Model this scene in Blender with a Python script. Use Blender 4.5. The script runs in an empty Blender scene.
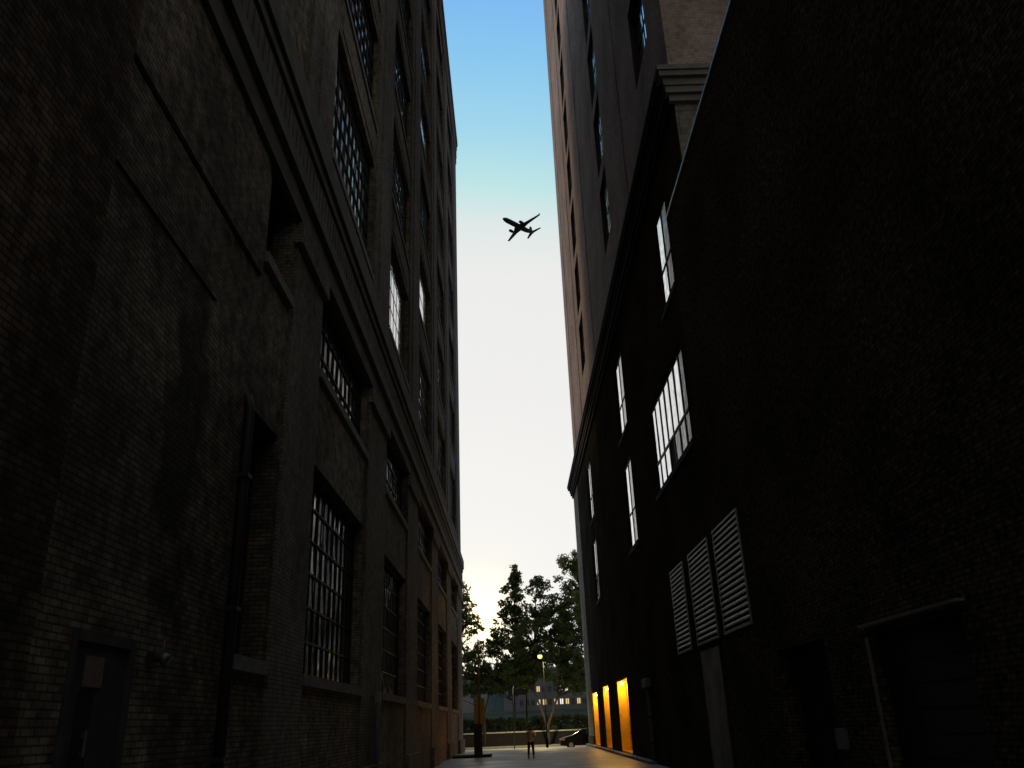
import bpy, bmesh, math, random
from mathutils import Vector, Matrix, noise
random.seed(7)
S = bpy.context.scene
COL = S.collection
R = math.radians

# ------------------------------------------------------------------ materials
def mat(name):
    m = bpy.data.materials.new(name); m.use_nodes = True
    return m, m.node_tree.nodes, m.node_tree.links, m.node_tree.nodes['Principled BSDF']

def simple(name, col, rough=.7, metal=0., ior=1.5, var=.25, vscale=3., emit=None, es=0., bump=0.):
    m, N, L, b = mat(name)
    b.inputs['Roughness'].default_value = rough
    b.inputs['Metallic'].default_value = metal
    b.inputs['IOR'].default_value = ior
    tc = N.new('ShaderNodeTexCoord')
    nz = N.new('ShaderNodeTexNoise'); nz.inputs['Scale'].default_value = vscale; nz.inputs['Detail'].default_value = 6
    L.new(tc.outputs['Object'], nz.inputs['Vector'])
    mr = N.new('ShaderNodeMapRange'); mr.inputs[1].default_value = .3; mr.inputs[2].default_value = .7
    mr.inputs[3].default_value = 1 - var; mr.inputs[4].default_value = 1 + var
    L.new(nz.outputs['Fac'], mr.inputs[0])
    mx = N.new('ShaderNodeVectorMath'); mx.operation = 'SCALE'; mx.inputs[0].default_value = col[:3]
    L.new(mr.outputs[0], mx.inputs['Scale']); L.new(mx.outputs[0], b.inputs['Base Color'])
    if emit:
        b.inputs['Emission Color'].default_value = (*emit, 1); b.inputs['Emission Strength'].default_value = es
    if bump:
        bp = N.new('ShaderNodeBump'); bp.inputs['Strength'].default_value = bump; bp.inputs['Distance'].default_value = .03
        L.new(nz.outputs['Fac'], bp.inputs['Height']); L.new(bp.outputs[0], b.inputs['Normal'])
    return m

def brick(name, c1, c2, mortar, bw=.22, rh=.076, ms=.012, rough=.9, blotch=.5, stains=(), bump=.6, spec=.15, grit=(.62,1.3), gs=5.):
    """world-sized bricks on walls that run along x or y; blotches of soot, optional stain ellipses (y, z, ry, rz, strength)"""
    m, N, L, b = mat(name)
    b.inputs['Roughness'].default_value = rough
    b.inputs['Specular IOR Level'].default_value = spec
    tc = N.new('ShaderNodeTexCoord'); sp = N.new('ShaderNodeSeparateXYZ'); L.new(tc.outputs['Object'], sp.inputs[0])
    ad = N.new('ShaderNodeMath'); ad.operation = 'ADD'; L.new(sp.outputs['X'], ad.inputs[0]); L.new(sp.outputs['Y'], ad.inputs[1])
    cb = N.new('ShaderNodeCombineXYZ'); L.new(ad.outputs[0], cb.inputs['X']); L.new(sp.outputs['Z'], cb.inputs['Y'])
    br = N.new('ShaderNodeTexBrick'); br.inputs['Scale'].default_value = 1
    br.inputs['Brick Width'].default_value = bw; br.inputs['Row Height'].default_value = rh
    br.inputs['Mortar Size'].default_value = ms; br.inputs['Mortar Smooth'].default_value = .3; br.inputs['Bias'].default_value = 0
    br.inputs['Color1'].default_value = (*c1, 1); br.inputs['Color2'].default_value = (*c2, 1); br.inputs['Mortar'].default_value = (*mortar, 1)
    L.new(cb.outputs[0], br.inputs['Vector'])
    def nz(scale, detail, lo, hi, a, c):
        n = N.new('ShaderNodeTexNoise'); n.inputs['Scale'].default_value = scale; n.inputs['Detail'].default_value = detail
        L.new(tc.outputs['Object'], n.inputs['Vector'])
        r = N.new('ShaderNodeMapRange'); r.inputs[1].default_value = lo; r.inputs[2].default_value = hi
        r.inputs[3].default_value = a; r.inputs[4].default_value = c; L.new(n.outputs['Fac'], r.inputs[0]); return r.outputs[0]
    f1 = nz(.35, 5, .35, .65, 1 - blotch, 1 + blotch * .5)
    f2 = nz(gs, 6, .32, .68, *grit)
    mu = N.new('ShaderNodeMath'); mu.operation = 'MULTIPLY'; L.new(f1, mu.inputs[0]); L.new(f2, mu.inputs[1])
    fac = mu.outputs[0]
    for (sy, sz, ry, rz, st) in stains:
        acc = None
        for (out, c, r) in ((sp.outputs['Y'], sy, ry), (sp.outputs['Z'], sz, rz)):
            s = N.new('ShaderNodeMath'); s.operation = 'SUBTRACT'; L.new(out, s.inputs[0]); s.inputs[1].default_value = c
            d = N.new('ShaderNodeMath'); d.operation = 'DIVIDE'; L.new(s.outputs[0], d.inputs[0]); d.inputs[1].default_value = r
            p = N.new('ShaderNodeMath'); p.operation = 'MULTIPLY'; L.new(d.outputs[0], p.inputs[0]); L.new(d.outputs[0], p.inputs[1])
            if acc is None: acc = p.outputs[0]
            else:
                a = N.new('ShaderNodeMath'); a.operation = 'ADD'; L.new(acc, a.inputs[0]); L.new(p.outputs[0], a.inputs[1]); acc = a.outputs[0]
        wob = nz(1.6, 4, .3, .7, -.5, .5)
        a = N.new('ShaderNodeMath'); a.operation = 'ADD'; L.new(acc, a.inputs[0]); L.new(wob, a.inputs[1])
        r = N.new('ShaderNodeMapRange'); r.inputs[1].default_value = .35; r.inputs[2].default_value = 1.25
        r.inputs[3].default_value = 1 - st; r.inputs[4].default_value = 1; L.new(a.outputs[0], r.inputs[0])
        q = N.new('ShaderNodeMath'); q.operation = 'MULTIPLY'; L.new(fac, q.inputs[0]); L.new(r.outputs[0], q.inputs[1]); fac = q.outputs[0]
    mx = N.new('ShaderNodeVectorMath'); mx.operation = 'SCALE'; L.new(br.outputs['Color'], mx.inputs[0]); L.new(fac, mx.inputs['Scale'])
    L.new(mx.outputs[0], b.inputs['Base Color'])
    if bump:
        bp = N.new('ShaderNodeBump'); bp.inputs['Strength'].default_value = bump; bp.inputs['Distance'].default_value = .012; bp.invert = True
        L.new(br.outputs['Fac'], bp.inputs['Height']); L.new(bp.outputs[0], b.inputs['Normal'])
    return m

def glass(name, base, rough, ior, wob=.02):
    m, N, L, b = mat(name)
    b.inputs['IOR'].default_value = ior
    tc = N.new('ShaderNodeTexCoord')
    n0 = N.new('ShaderNodeTexNoise'); n0.inputs['Scale'].default_value = 2.2; n0.inputs['Detail'].default_value = 7; L.new(tc.outputs['Object'], n0.inputs['Vector'])
    r0 = N.new('ShaderNodeMapRange'); r0.inputs[1].default_value = .35; r0.inputs[2].default_value = .65; r0.inputs[3].default_value = .72; r0.inputs[4].default_value = 1.08; L.new(n0.outputs['Fac'], r0.inputs[0])
    v0 = N.new('ShaderNodeVectorMath'); v0.operation = 'SCALE'; v0.inputs[0].default_value = base; L.new(r0.outputs[0], v0.inputs['Scale']); L.new(v0.outputs[0], b.inputs['Base Color'])
    n = N.new('ShaderNodeTexNoise'); n.inputs['Scale'].default_value = 1.3; n.inputs['Detail'].default_value = 3; L.new(tc.outputs['Object'], n.inputs['Vector'])
    bp = N.new('ShaderNodeBump'); bp.inputs['Strength'].default_value = 1; bp.inputs['Distance'].default_value = wob
    L.new(n.outputs['Fac'], bp.inputs['Height']); L.new(bp.outputs[0], b.inputs['Normal'])
    n2 = N.new('ShaderNodeTexNoise'); n2.inputs['Scale'].default_value = 4; n2.inputs['Detail'].default_value = 5; L.new(tc.outputs['Object'], n2.inputs['Vector'])
    r = N.new('ShaderNodeMapRange'); r.inputs[1].default_value = .4; r.inputs[2].default_value = .7
    r.inputs[3].default_value = rough; r.inputs[4].default_value = rough + .12; L.new(n2.outputs['Fac'], r.inputs[0]); L.new(r.outputs[0], b.inputs['Roughness'])
    return m

M = {}
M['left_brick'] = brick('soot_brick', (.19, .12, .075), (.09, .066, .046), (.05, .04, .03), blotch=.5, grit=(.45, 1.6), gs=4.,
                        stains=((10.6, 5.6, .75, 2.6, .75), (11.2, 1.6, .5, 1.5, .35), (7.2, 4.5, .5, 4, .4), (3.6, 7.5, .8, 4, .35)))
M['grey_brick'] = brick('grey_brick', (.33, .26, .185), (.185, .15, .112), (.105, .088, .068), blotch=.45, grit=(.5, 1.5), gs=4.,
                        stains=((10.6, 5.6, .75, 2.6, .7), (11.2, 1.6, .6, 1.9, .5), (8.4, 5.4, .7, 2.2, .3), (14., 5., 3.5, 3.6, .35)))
M['left_pier'] = brick('pier_brick', (.27, .232, .18), (.20, .172, .138), (.115, .10, .083), blotch=.3, bump=.3)
M['left_trim'] = simple('left_trim', (.13, .115, .092), .9, var=.35, vscale=1.7, bump=.5)
M['sill_stone'] = simple('sill_stone', (.2, .19, .175), .9, var=.3, vscale=4)
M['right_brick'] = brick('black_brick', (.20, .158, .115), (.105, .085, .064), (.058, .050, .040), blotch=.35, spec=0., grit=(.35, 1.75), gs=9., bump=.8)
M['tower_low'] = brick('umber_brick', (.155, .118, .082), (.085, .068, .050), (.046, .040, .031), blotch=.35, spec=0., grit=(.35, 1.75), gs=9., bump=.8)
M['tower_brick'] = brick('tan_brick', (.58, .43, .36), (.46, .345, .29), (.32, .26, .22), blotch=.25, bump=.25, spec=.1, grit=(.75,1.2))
M['limestone'] = brick('limestone', (.30, .265, .22), (.26, .235, .20), (.12, .11, .10), bw=1.2, rh=.95, ms=.02, blotch=.2, bump=.2)
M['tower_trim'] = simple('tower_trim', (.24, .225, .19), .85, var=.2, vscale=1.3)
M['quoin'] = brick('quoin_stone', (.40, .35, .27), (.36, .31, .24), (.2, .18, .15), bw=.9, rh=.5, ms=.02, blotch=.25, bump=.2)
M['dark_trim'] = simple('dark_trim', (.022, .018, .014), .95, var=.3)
M['coping'] = simple('coping_metal', (.7, .72, .75), .38, .85, var=.15)
M['frame_dark'] = simple('steel_frame', (.012, .012, .012), .6, var=.3)
M['frame_grey'] = simple('aluminium_frame', (.03, .03, .03), .5, .3, var=.2)
M['dusty_glass'] = glass('dusty_glass', (.035, .036, .036), .10, 1.45, .01)
M['mirror_glass'] = glass('coated_glass', (.85, .87, .88), .02, 1.5, .002); M['mirror_glass'].node_tree.nodes['Principled BSDF'].inputs['Metallic'].default_value = .95
M['tower_glass'] = glass('tower_glass', (.7, .73, .78), .03, 1.5, .002); M['tower_glass'].node_tree.nodes['Principled BSDF'].inputs['Metallic'].default_value = .9
M['grey_glass'] = glass('grey_glass', (.035, .036, .037), .12, 1.45, .01)
M['clean_glass'] = glass('clean_glass', (.5, .52, .55), .03, 1.5, .004); M['clean_glass'].node_tree.nodes['Principled BSDF'].inputs['Metallic'].default_value = .8
M['pane_reflection'] = simple('pane_reflection', (.38, .42, .47), .6, var=.15)
M['louver'] = simple('louver_metal', (.34, .335, .31), .45, .2, var=.3, vscale=2)
M['black'] = simple('void_black', (.004, .004, .004), .9)
M['door_paint'] = simple('door_paint', (.062, .060, .058), .9, var=.45, vscale=2.5)
M['door_dark'] = simple('door_dark', (.022, .021, .020), .7, var=.3)
M['notice'] = simple('notice_card', (.22, .15, .12), .8, var=.3, vscale=20)
M['metal'] = simple('dull_metal', (.14, .145, .15), .4, .6, var=.2)
M['pipe_paint'] = simple('pipe_paint', (.20, .20, .20), .6, var=.3, vscale=6)
M['pipe_dark'] = simple('pipe_dark', (.02, .02, .02), .6)
M['patch'] = simple('cement_patch', (.34, .285, .21), .95, var=.35, vscale=1.4)
M['ochre'] = simple('ochre_plaster', (.85, .52, .07), .8, var=.12, vscale=2)
M['lamp_glow'] = simple('lamp_glow', (1, .8, .4), .5, emit=(1, .62, .16), es=14)
M['street_glow'] = simple('street_glow', (1, .9, .4), .5, emit=(1, .80, .22), es=1.7)
M['lit_warm'] = simple('lit_window', (.5, .4, .2), .5, emit=(1, .72, .32), es=.75)
M['lit_white'] = simple('lit_window_pale', (.5, .5, .5), .5, emit=(1, .92, .78), es=1.0)
M['bark'] = simple('bark', (.05, .042, .034), .95, var=.4, vscale=8, bump=.6)
M['yellow'] = simple('yellow_paint', (.42, .30, .045), .6, var=.25, vscale=5)
M['green_dark'] = simple('cabinet_paint', (.03, .032, .03), .6, var=.3)
M['wood'] = simple('weathered_wood', (.2, .155, .10), .9, var=.3, vscale=9)
M['concrete'] = simple('kerb_concrete', (.28, .27, .25), .9, var=.2, vscale=3)
M['rail'] = simple('pale_coping', (.62, .61, .58), .8, var=.15)
M['low_wall'] = simple('low_wall', (.016, .015, .013), .9, var=.3)
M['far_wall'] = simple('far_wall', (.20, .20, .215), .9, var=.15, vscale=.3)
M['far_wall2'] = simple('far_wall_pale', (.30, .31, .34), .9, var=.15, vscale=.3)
M['teal'] = simple('teal_panel', (.12, .20, .215), .8, var=.2, vscale=.5)
M['far_window'] = simple('far_window', (.05, .055, .065), .3)
M['car_paint'] = simple('car_paint', (.008, .009, .012), .18, .1, var=.05)
M['car_glass'] = simple('car_glass', (.01, .012, .014), .05, ior=1.6, var=0)
M['rubber'] = simple('rubber', (.012, .012, .012), .9)
M['chrome'] = simple('chrome', (.55, .55, .56), .2, .9, var=.05)
M['lens'] = simple('lamp_lens', (.75, .62, .58), .15, var=.05)
M['skin'] = simple('skin', (.33, .19, .13), .6, var=.05)
M['shirt'] = simple('shirt', (.5, .45, .42), .9, var=.15, vscale=12)
M['trousers'] = simple('trousers', (.012, .012, .015), .9)
M['hair'] = simple('hair', (.015, .011, .008), .7)
M['plane'] = simple('aircraft_paint', (.008, .008, .01), .8, var=.05)
M['pole_black'] = simple('pole_black', (.004, .004, .004), .9)
M['pole_black'].node_tree.nodes['Principled BSDF'].inputs['Specular IOR Level'].default_value = 0
M['sign_dark'] = simple('sign_dark', (.02, .03, .025), .6, var=.1)

def leafmat(name, c, t):
    m, N, L, b = mat(name)
    out = N['Material Output']
    oi = N.new('ShaderNodeTexCoord')
    n = N.new('ShaderNodeTexNoise'); n.inputs['Scale'].default_value = .9; n.inputs['Detail'].default_value = 4; L.new(oi.outputs['Object'], n.inputs['Vector'])
    r = N.new('ShaderNodeMapRange'); r.inputs[1].default_value = .3; r.inputs[2].default_value = .7; r.inputs[3].default_value = .55; r.inputs[4].default_value = 1.5
    L.new(n.outputs['Fac'], r.inputs[0])
    v = N.new('ShaderNodeVectorMath'); v.operation = 'SCALE'; v.inputs[0].default_value = c; L.new(r.outputs[0], v.inputs['Scale'])
    b.inputs['Roughness'].default_value = .6; L.new(v.outputs[0], b.inputs['Base Color'])
    tr = N.new('ShaderNodeBsdfTranslucent'); tr.inputs['Color'].default_value = (*t, 1)
    mx = N.new('ShaderNodeMixShader'); mx.inputs[0].default_value = .3
    L.new(b.outputs[0], mx.inputs[1]); L.new(tr.outputs[0], mx.inputs[2]); L.new(mx.outputs[0], out.inputs['Surface'])
    return m
M['leaf'] = leafmat('leaf', (.062, .098, .03), (.24, .27, .05))
M['hedge'] = leafmat('hedge_leaf', (.03, .045, .018), (.06, .09, .02))

def ground_mat(name, c1, c2, rough, scale, spec=.5):
    m, N, L, b = mat(name); b.inputs['Specular IOR Level'].default_value = spec
    tc = N.new('ShaderNodeTexCoord')
    n = N.new('ShaderNodeTexNoise'); n.inputs['Scale'].default_value = scale; n.inputs['Detail'].default_value = 8; L.new(tc.outputs['Object'], n.inputs['Vector'])
    cr = N.new('ShaderNodeValToRGB'); cr.color_ramp.elements[0].position = .35; cr.color_ramp.elements[1].position = .68
    cr.color_ramp.elements[0].color = (*c1, 1); cr.color_ramp.elements[1].color = (*c2, 1)
    L.new(n.outputs['Fac'], cr.inputs[0]); L.new(cr.outputs[0], b.inputs['Base Color'])
    r = N.new('ShaderNodeMapRange'); r.inputs[1].default_value = .35; r.inputs[2].default_value = .65; r.inputs[3].default_value = rough - .15; r.inputs[4].default_value = rough + .15
    L.new(n.outputs['Fac'], r.inputs[0]); L.new(r.outputs[0], b.inputs['Roughness'])
    n2 = N.new('ShaderNodeTexNoise'); n2.inputs['Scale'].default_value = 30; n2.inputs['Detail'].default_value = 4; L.new(tc.outputs['Object'], n2.inputs['Vector'])
    bp = N.new('ShaderNodeBump'); bp.inputs['Strength'].default_value = .5; bp.inputs['Distance'].default_value = .01
    L.new(n2.outputs['Fac'], bp.inputs['Height']); L.new(bp.outputs[0], b.inputs['Normal'])
    return m
M['asphalt'] = ground_mat('asphalt', (.035, .036, .04), (.07, .072, .078), .45, .5)
M['paving'] = ground_mat('paving', (.13, .135, .14), (.24, .24, .235), .44, .4)
M['street'] = ground_mat('street', (.28, .28, .25), (.48, .47, .41), .45, .25)
M['grass_bank'] = ground_mat('grass_bank', (.045, .05, .035), (.085, .09, .07), .95, .2, 0.)
M['terrain'] = ground_mat('terrain', (.04, .05, .03), (.09, .1, .07), .95, .05, 0.)

# ------------------------------------------------------------------ mesh helpers
def box(bm, x0, x1, y0, y1, z0, z1):
    if x0 > x1: x0, x1 = x1, x0
    v = [bm.verts.new(p) for p in ((x0,y0,z0),(x1,y0,z0),(x1,y1,z0),(x0,y1,z0),(x0,y0,z1),(x1,y0,z1),(x1,y1,z1),(x0,y1,z1))]
    for f in ((0,3,2,1),(4,5,6,7),(0,1,5,4),(1,2,6,5),(2,3,7,6),(3,0,4,7)): bm.faces.new([v[i] for i in f])
    return v
def quad(bm, *pts): return bm.faces.new([bm.verts.new(p) for p in pts])
def tube(bm, pts, rads, n=8, cap=True):
    rings = []
    for i, p in enumerate(pts):
        p = Vector(p); a = Vector(pts[max(i-1,0)]); b = Vector(pts[min(i+1,len(pts)-1)])
        d = (b-a).normalized(); u = d.orthogonal().normalized() if i == 0 else (pu - d*pu.dot(d)).normalized()
        pu = u; w = d.cross(u); r = rads[i] if hasattr(rads,'__len__') else rads
        rings.append([bm.verts.new(p + (u*math.cos(2*math.pi*k/n) + w*math.sin(2*math.pi*k/n))*r) for k in range(n)])
    for a, b in zip(rings, rings[1:]):
        for k in range(n): bm.faces.new((a[k], a[(k+1)%n], b[(k+1)%n], b[k]))
    if cap: bm.faces.new(rings[0][::-1]); bm.faces.new(rings[-1])
def prism(bm, poly, axis, a, b):
    """poly in the two other axes, extruded along axis from a to b"""
    def P(u, v, w):
        return {'x': (w,u,v), 'y': (u,w,v), 'z': (u,v,w)}[axis]
    r0 = [bm.verts.new(P(u,v,a)) for u,v in poly]; r1 = [bm.verts.new(P(u,v,b)) for u,v in poly]
    n = len(poly)
    for k in range(n): bm.faces.new((r0[k], r0[(k+1)%n], r1[(k+1)%n], r1[k]))
    bm.faces.new(r0[::-1]); bm.faces.new(r1)
def obj(name, bm, m, parent=None, smooth=False, loc=None, bevel=0):
    bmesh.ops.recalc_face_normals(bm, faces=bm.faces[:]) if bm.faces and not smooth == 'raw' else None
    me = bpy.data.meshes.new(name); bm.to_mesh(me); bm.free()
    if m: me.materials.append(M[m] if isinstance(m, str) else m)
    if smooth is True: 
        for p in me.polygons: p.use_smooth = True
    o = bpy.data.objects.new(name, me); COL.objects.link(o)
    if parent: o.parent = parent
    if loc: o.location = loc
    if bevel:
        b = o.modifiers.new('bevel', 'BEVEL'); b.width = bevel; b.segments = 2; b.limit_method = 'ANGLE'
    return o
def tag(o, label, cat, group=None):
    o['label'] = label; o['category'] = cat
    if group: o['group'] = group
    return o
def thing(name, label, cat, loc=(0,0,0), rz=0, group=None):
    o = bpy.data.objects.new(name, None); COL.objects.link(o); o.location = loc; o.rotation_euler = (0,0,rz)
    o.empty_display_size = .3
    return tag(o, label, cat, group)
def struct(name, bm, m, kind='structure'):
    o = obj(name, bm, m); o['kind'] = kind; return o

def facade(bm, X, s, y0, y1, z0, z1, holes):
    """a wall sheet in the plane x = X with openings; s = +1/-1 is the way into the building; holes (y0,y1,z0,z1,depth,back)"""
    ys = sorted({y0, y1, *[h[0] for h in holes], *[h[1] for h in holes]}); ys = [y for y in ys if y0 <= y <= y1]
    zs = sorted({z0, z1, *[h[2] for h in holes], *[h[3] for h in holes]}); zs = [z for z in zs if z0 <= z <= z1]
    for a, b in zip(ys, ys[1:]):
        for c, d in zip(zs, zs[1:]):
            cy, cz = (a+b)/2, (c+d)/2
            if any(h[0] < cy < h[1] and h[2] < cz < h[3] for h in holes): continue
            quad(bm, (X,a,c), (X,b,c), (X,b,d), (X,a,d))
    for (a,b,c,d,dp,back) in holes:
        X2 = X + s*dp
        quad(bm, (X,a,c),(X2,a,c),(X2,a,d),(X,a,d)); quad(bm, (X,b,c),(X2,b,c),(X2,b,d),(X,b,d))
        quad(bm, (X,a,c),(X2,a,c),(X2,b,c),(X,b,c)); quad(bm, (X,a,d),(X2,a,d),(X2,b,d),(X,b,d))
        if back: quad(bm, (X2,a,c),(X2,b,c),(X2,b,d),(X2,a,d))
def body(bm, X, s, w, y0, y1, z0, z1, bottom=False):
    X2 = X + s*w
    quad(bm, (X,y0,z0),(X2,y0,z0),(X2,y0,z1),(X,y0,z1)); quad(bm, (X,y1,z0),(X2,y1,z0),(X2,y1,z1),(X,y1,z1))
    quad(bm, (X2,y0,z0),(X2,y1,z0),(X2,y1,z1),(X2,y0,z1)); quad(bm, (X,y0,z1),(X2,y0,z1),(X2,y1,z1),(X,y1,z1))
    if bottom: quad(bm, (X,y0,z0),(X2,y0,z0),(X2,y1,z0),(X,y1,z0))

# windows: one mesh of each size, shared by copies.  local origin = near lower corner of the opening on the wall plane
WM = {}
def win_meshes(w, h, cols, rows, s, fm, bar=.035, fr=.07, th=.05, rowlist=None, mid=None, lining=0):
    key = (round(w,2), round(h,2), cols, str(rows), s, fm)
    if key in WM: return WM[key]
    bm = bmesh.new()
    x0, x1 = -s*th, 0
    box(bm, x0, x1, 0, fr, 0, h); box(bm, x0, x1, w-fr, w, 0, h)
    box(bm, x0*.97, x1, fr, w-fr, 0, fr); box(bm, x0*.97, x1, fr, w-fr, h-fr, h)
    if lining:  # dark strips added over the reveal's sides and head to blacken it
        xl = -s*(lining); box(bm, xl, x0*1.01, .001, .03, 0, h); box(bm, xl, x0*1.01, w-.03, w-.001, 0, h); box(bm, xl, x0*1.01, .03, w-.03, h-.03, h-.001)
    for i in range(1, cols): y = w*i/cols; box(bm, x0*.8, x1, y-bar/2, y+bar/2, fr, h-fr)
    zl = rowlist if rowlist else [h*i/rows for i in range(1, rows)]
    for k, z in enumerate(zl):
        bb = bar*(1.5 if (mid and k in mid) else 1); box(bm, x0*.9, x1, fr, w-fr, z-bb/2, z+bb/2)
    bmesh.ops.recalc_face_normals(bm, faces=bm.faces[:])
    fme = bpy.data.meshes.new('window_frame'); bm.to_mesh(fme); bm.free(); fme.materials.append(M[fm])
    WM[key] = fme; return fme
rngp = random.Random(3)
def window(parent, X, s, depth, y0, y1, z0, z1, cols, rows, gm, fm, sill=None, jitter=0., special=None, **kw):
    w, h = y1-y0, z1-z0
    me = win_meshes(w, h, cols, rows, s, fm, **kw)
    o = bpy.data.objects.new('window', me); COL.objects.link(o); o.parent = parent; o.location = (X+s*depth, y0, z0)
    # panes: each cell its own very slightly tilted sheet of glass
    zl = [0] + list(kw.get('rowlist') or [h*i/rows for i in range(1, rows)]) + [h]
    groups = {}
    for i in range(cols):
        for k, (a, b) in enumerate(zip(zl, zl[1:])):
            gmk = (special or {}).get((i, k), gm); bm = groups.setdefault(gmk, bmesh.new()) if gmk in groups else groups.setdefault(gmk, bmesh.new())
            ya, yb = w*i/cols, w*(i+1)/cols
            t = rngp.gauss(0, jitter); u = rngp.gauss(0, jitter); e = s*.004
            dy, dz = t*(yb-ya)/2, u*(b-a)/2
            quad(bm, (e-dy-dz,ya,a), (e+dy-dz,yb,a), (e+dy+dz,yb,b), (e-dy+dz,ya,b))
    for gmk, bm in groups.items(): obj('pane', bm, gmk, o)
    if sill:
        bm = bmesh.new(); box(bm, -s*depth, -s*(depth+sill), -.12, w+.12, -.22, -.0)
        obj('sill', bm, 'sill_stone' if s < 0 else 'dark_trim', o)
    return o

# ------------------------------------------------------------------ setting: ground
bm = bmesh.new(); quad(bm, (-1500,-1500,-.62),(1500,-1500,-.62),(1500,2500,-.62),(-1500,2500,-.62)); struct('ground', bm, 'terrain')
bm = bmesh.new()   # alley, with a ramp down to the street
prof = [(-60, 0), (20, 0), (50, 0), (72, -.01), (76.6, -.30)]
for (a, za), (b, zb) in zip(prof, prof[1:]): quad(bm, (-4.6,a,za),(6.3,a,za),(6.3,b,zb),(-4.6,b,zb))
struct('alley_paving', bm, 'paving')
bm = bmesh.new(); quad(bm, (-120,76.6,-.30),(120,76.6,-.30),(120,89,-.34),(-120,89,-.34)); struct('road', bm, 'street')
bm = bmesh.new(); box(bm, -120, 120, 89, 93.4, -.6, -.20); struct('far_pavement', bm, 'concrete')
bm = bmesh.new(); box(bm, -120, -4.66, 72, 76.55, -.6, -.14); box(bm, 6.16, 120, 76.1, 76.58, -.6, -.16); struct('near_pavement', bm, 'concrete')

# ------------------------------------------------------------------ left warehouse
LB = thing('brick_warehouse', 'long sooty brick warehouse filling the left side of the alley, with piers and steel windows', 'building', (-4.3, 0, 0))
def LP(o):  # geometry is written in world metres; parent sits at the base, so shift back
    o.location = (4.3, 0, 0); return o
XW = -4.36; YL = 71.5
bays = [(18, 24.4), (28.6, 34.4), (38.8, 45.0), (49.3, 55.4), (59.8, 65.8)]
rows = [(2.95, 7.45, .27), (9.75, 12.0, .22), (16, 20.4, .20), (22.2, 26.2, .20), (28, 32, .20), (33.8, 37.8, .20), (39.6, 43.6, .20), (45.4, 49.4, .20), (51.2, 54.8, .20)]
holes = [(a, b, c, d, dp+.02, False) for a, b in bays for c, d, dp in rows]
holes += [(13.35, 15.0, 3.0, 7.06, .5, False), (13.35, 15.0, 10.1, 12.0, .5, False), (8.5, 9.95, 0, 2.9, .12, True)]
bm = bmesh.new(); facade(bm, XW, -1, -30, YL, 0, 59.2, holes); body(bm, XW, -1, 22, -30, YL, 0, 59.2)
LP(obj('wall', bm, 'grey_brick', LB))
# wall thickening next to the camera, with the stepped string courses
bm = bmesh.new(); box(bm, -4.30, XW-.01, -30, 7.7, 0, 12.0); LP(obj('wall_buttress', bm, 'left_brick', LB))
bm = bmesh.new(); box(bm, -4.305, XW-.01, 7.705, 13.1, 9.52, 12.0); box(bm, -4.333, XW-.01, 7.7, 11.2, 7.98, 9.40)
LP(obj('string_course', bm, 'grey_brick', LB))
# piers
piers = [(15.25, 17.75), (24.7, 28.3), (34.7, 38.5), (45.3, 49.0), (55.7, 59.5), (66.1, YL-.01)]
for a, b in piers:
    bm = bmesh.new()
    for z0, z1 in ((0.0, 12.0), (15.15, 56.1)):
        box(bm, -4.30, XW-.01, a, b, z0+.01, z1)
        if z0 > 1:
            box(bm, -4.265, -4.299, a+.9, b-.9, z0+.4, z1-.6)
    box(bm, -4.16, XW-.01, a-.08, b+.08, 0.01, .9); box(bm, -4.18, XW-.01, a-.1, b+.1, 11.5, 11.98)
    LP(obj('pier', bm, 'left_pier', LB))
# cornice between the second and third storeys
bm = bmesh.new()
for x, z0, z1 in ((-4.22, 12.02, 12.6), (-4.10, 12.61, 12.95), (-4.20, 12.96, 13.9), (-4.13, 13.91, 14.2), (-4.05, 14.21, 14.9), (-4.18, 14.91, 15.12)):
    box(bm, x, XW-.01, -30, YL+.1, z0, z1)
y = -10.
while y < YL:
    box(bm, -4.17, -4.20, y, y+.17, 13.1, 13.75); y += .31
LP(obj('cornice', bm, 'left_trim', LB))
bm = bmesh.new()
for x, z0, z1 in ((-4.24, 56.2, 56.9), (-4.2, 56.91, 57.9), (-4.15, 57.91, 58.4), (-4.08, 58.41, 59.0)):
    box(bm, x, XW-.01, -30, YL+.1, z0, z1)
LP(obj('roof_cornice', bm, 'left_trim', LB))
# flat brick recess frames on the spandrels
for a, b in bays:
    for (c, d, _), (e, f, _) in zip(rows[2:], rows[3:]):
        bm = bmesh.new(); box(bm, -4.335, XW-.005, a+.5, b-.5, d+.35, e-.45)
        LP(obj('spandrel', bm, 'left_pier', LB))
for bi, (a, b) in enumerate(bays):
    for ri, (c, d, dp) in enumerate(rows):
        if ri == 0: kw = dict(cols=11, rows=6, bar=.045)
        elif ri == 1: kw = dict(cols=11, rows=3, bar=.045)
        else: kw = dict(cols=11, rows=6, bar=.045)
        cl = (bi, ri) in ((1, 2), (2, 3), (2, 5), (2, 6), (2, 7))
        if cl: kw = dict(cols=(7 if ri == 2 else 3), rows=(5 if ri == 2 else 2), bar=.03)
        o = window(LB, XW+4.3, -1, dp, a, b, c, d, kw['cols'], kw['rows'], 'clean_glass' if (bi in (1,2) and ri >= 2) else 'dusty_glass', 'frame_dark', sill=.09 if ri < 3 else .06, jitter=.003 if cl else .012, bar=kw['bar'], th=.01 if cl else .04)
        if ri == 2 and bi == 0:   # pale panel painted as the sky's reflection in a pane, top near corner
            bm = bmesh.new(); box(bm, .03, .06, .12, .62, 2.75, 4.2); obj('reflection_panel', bm, 'pane_reflection', o)
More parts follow.
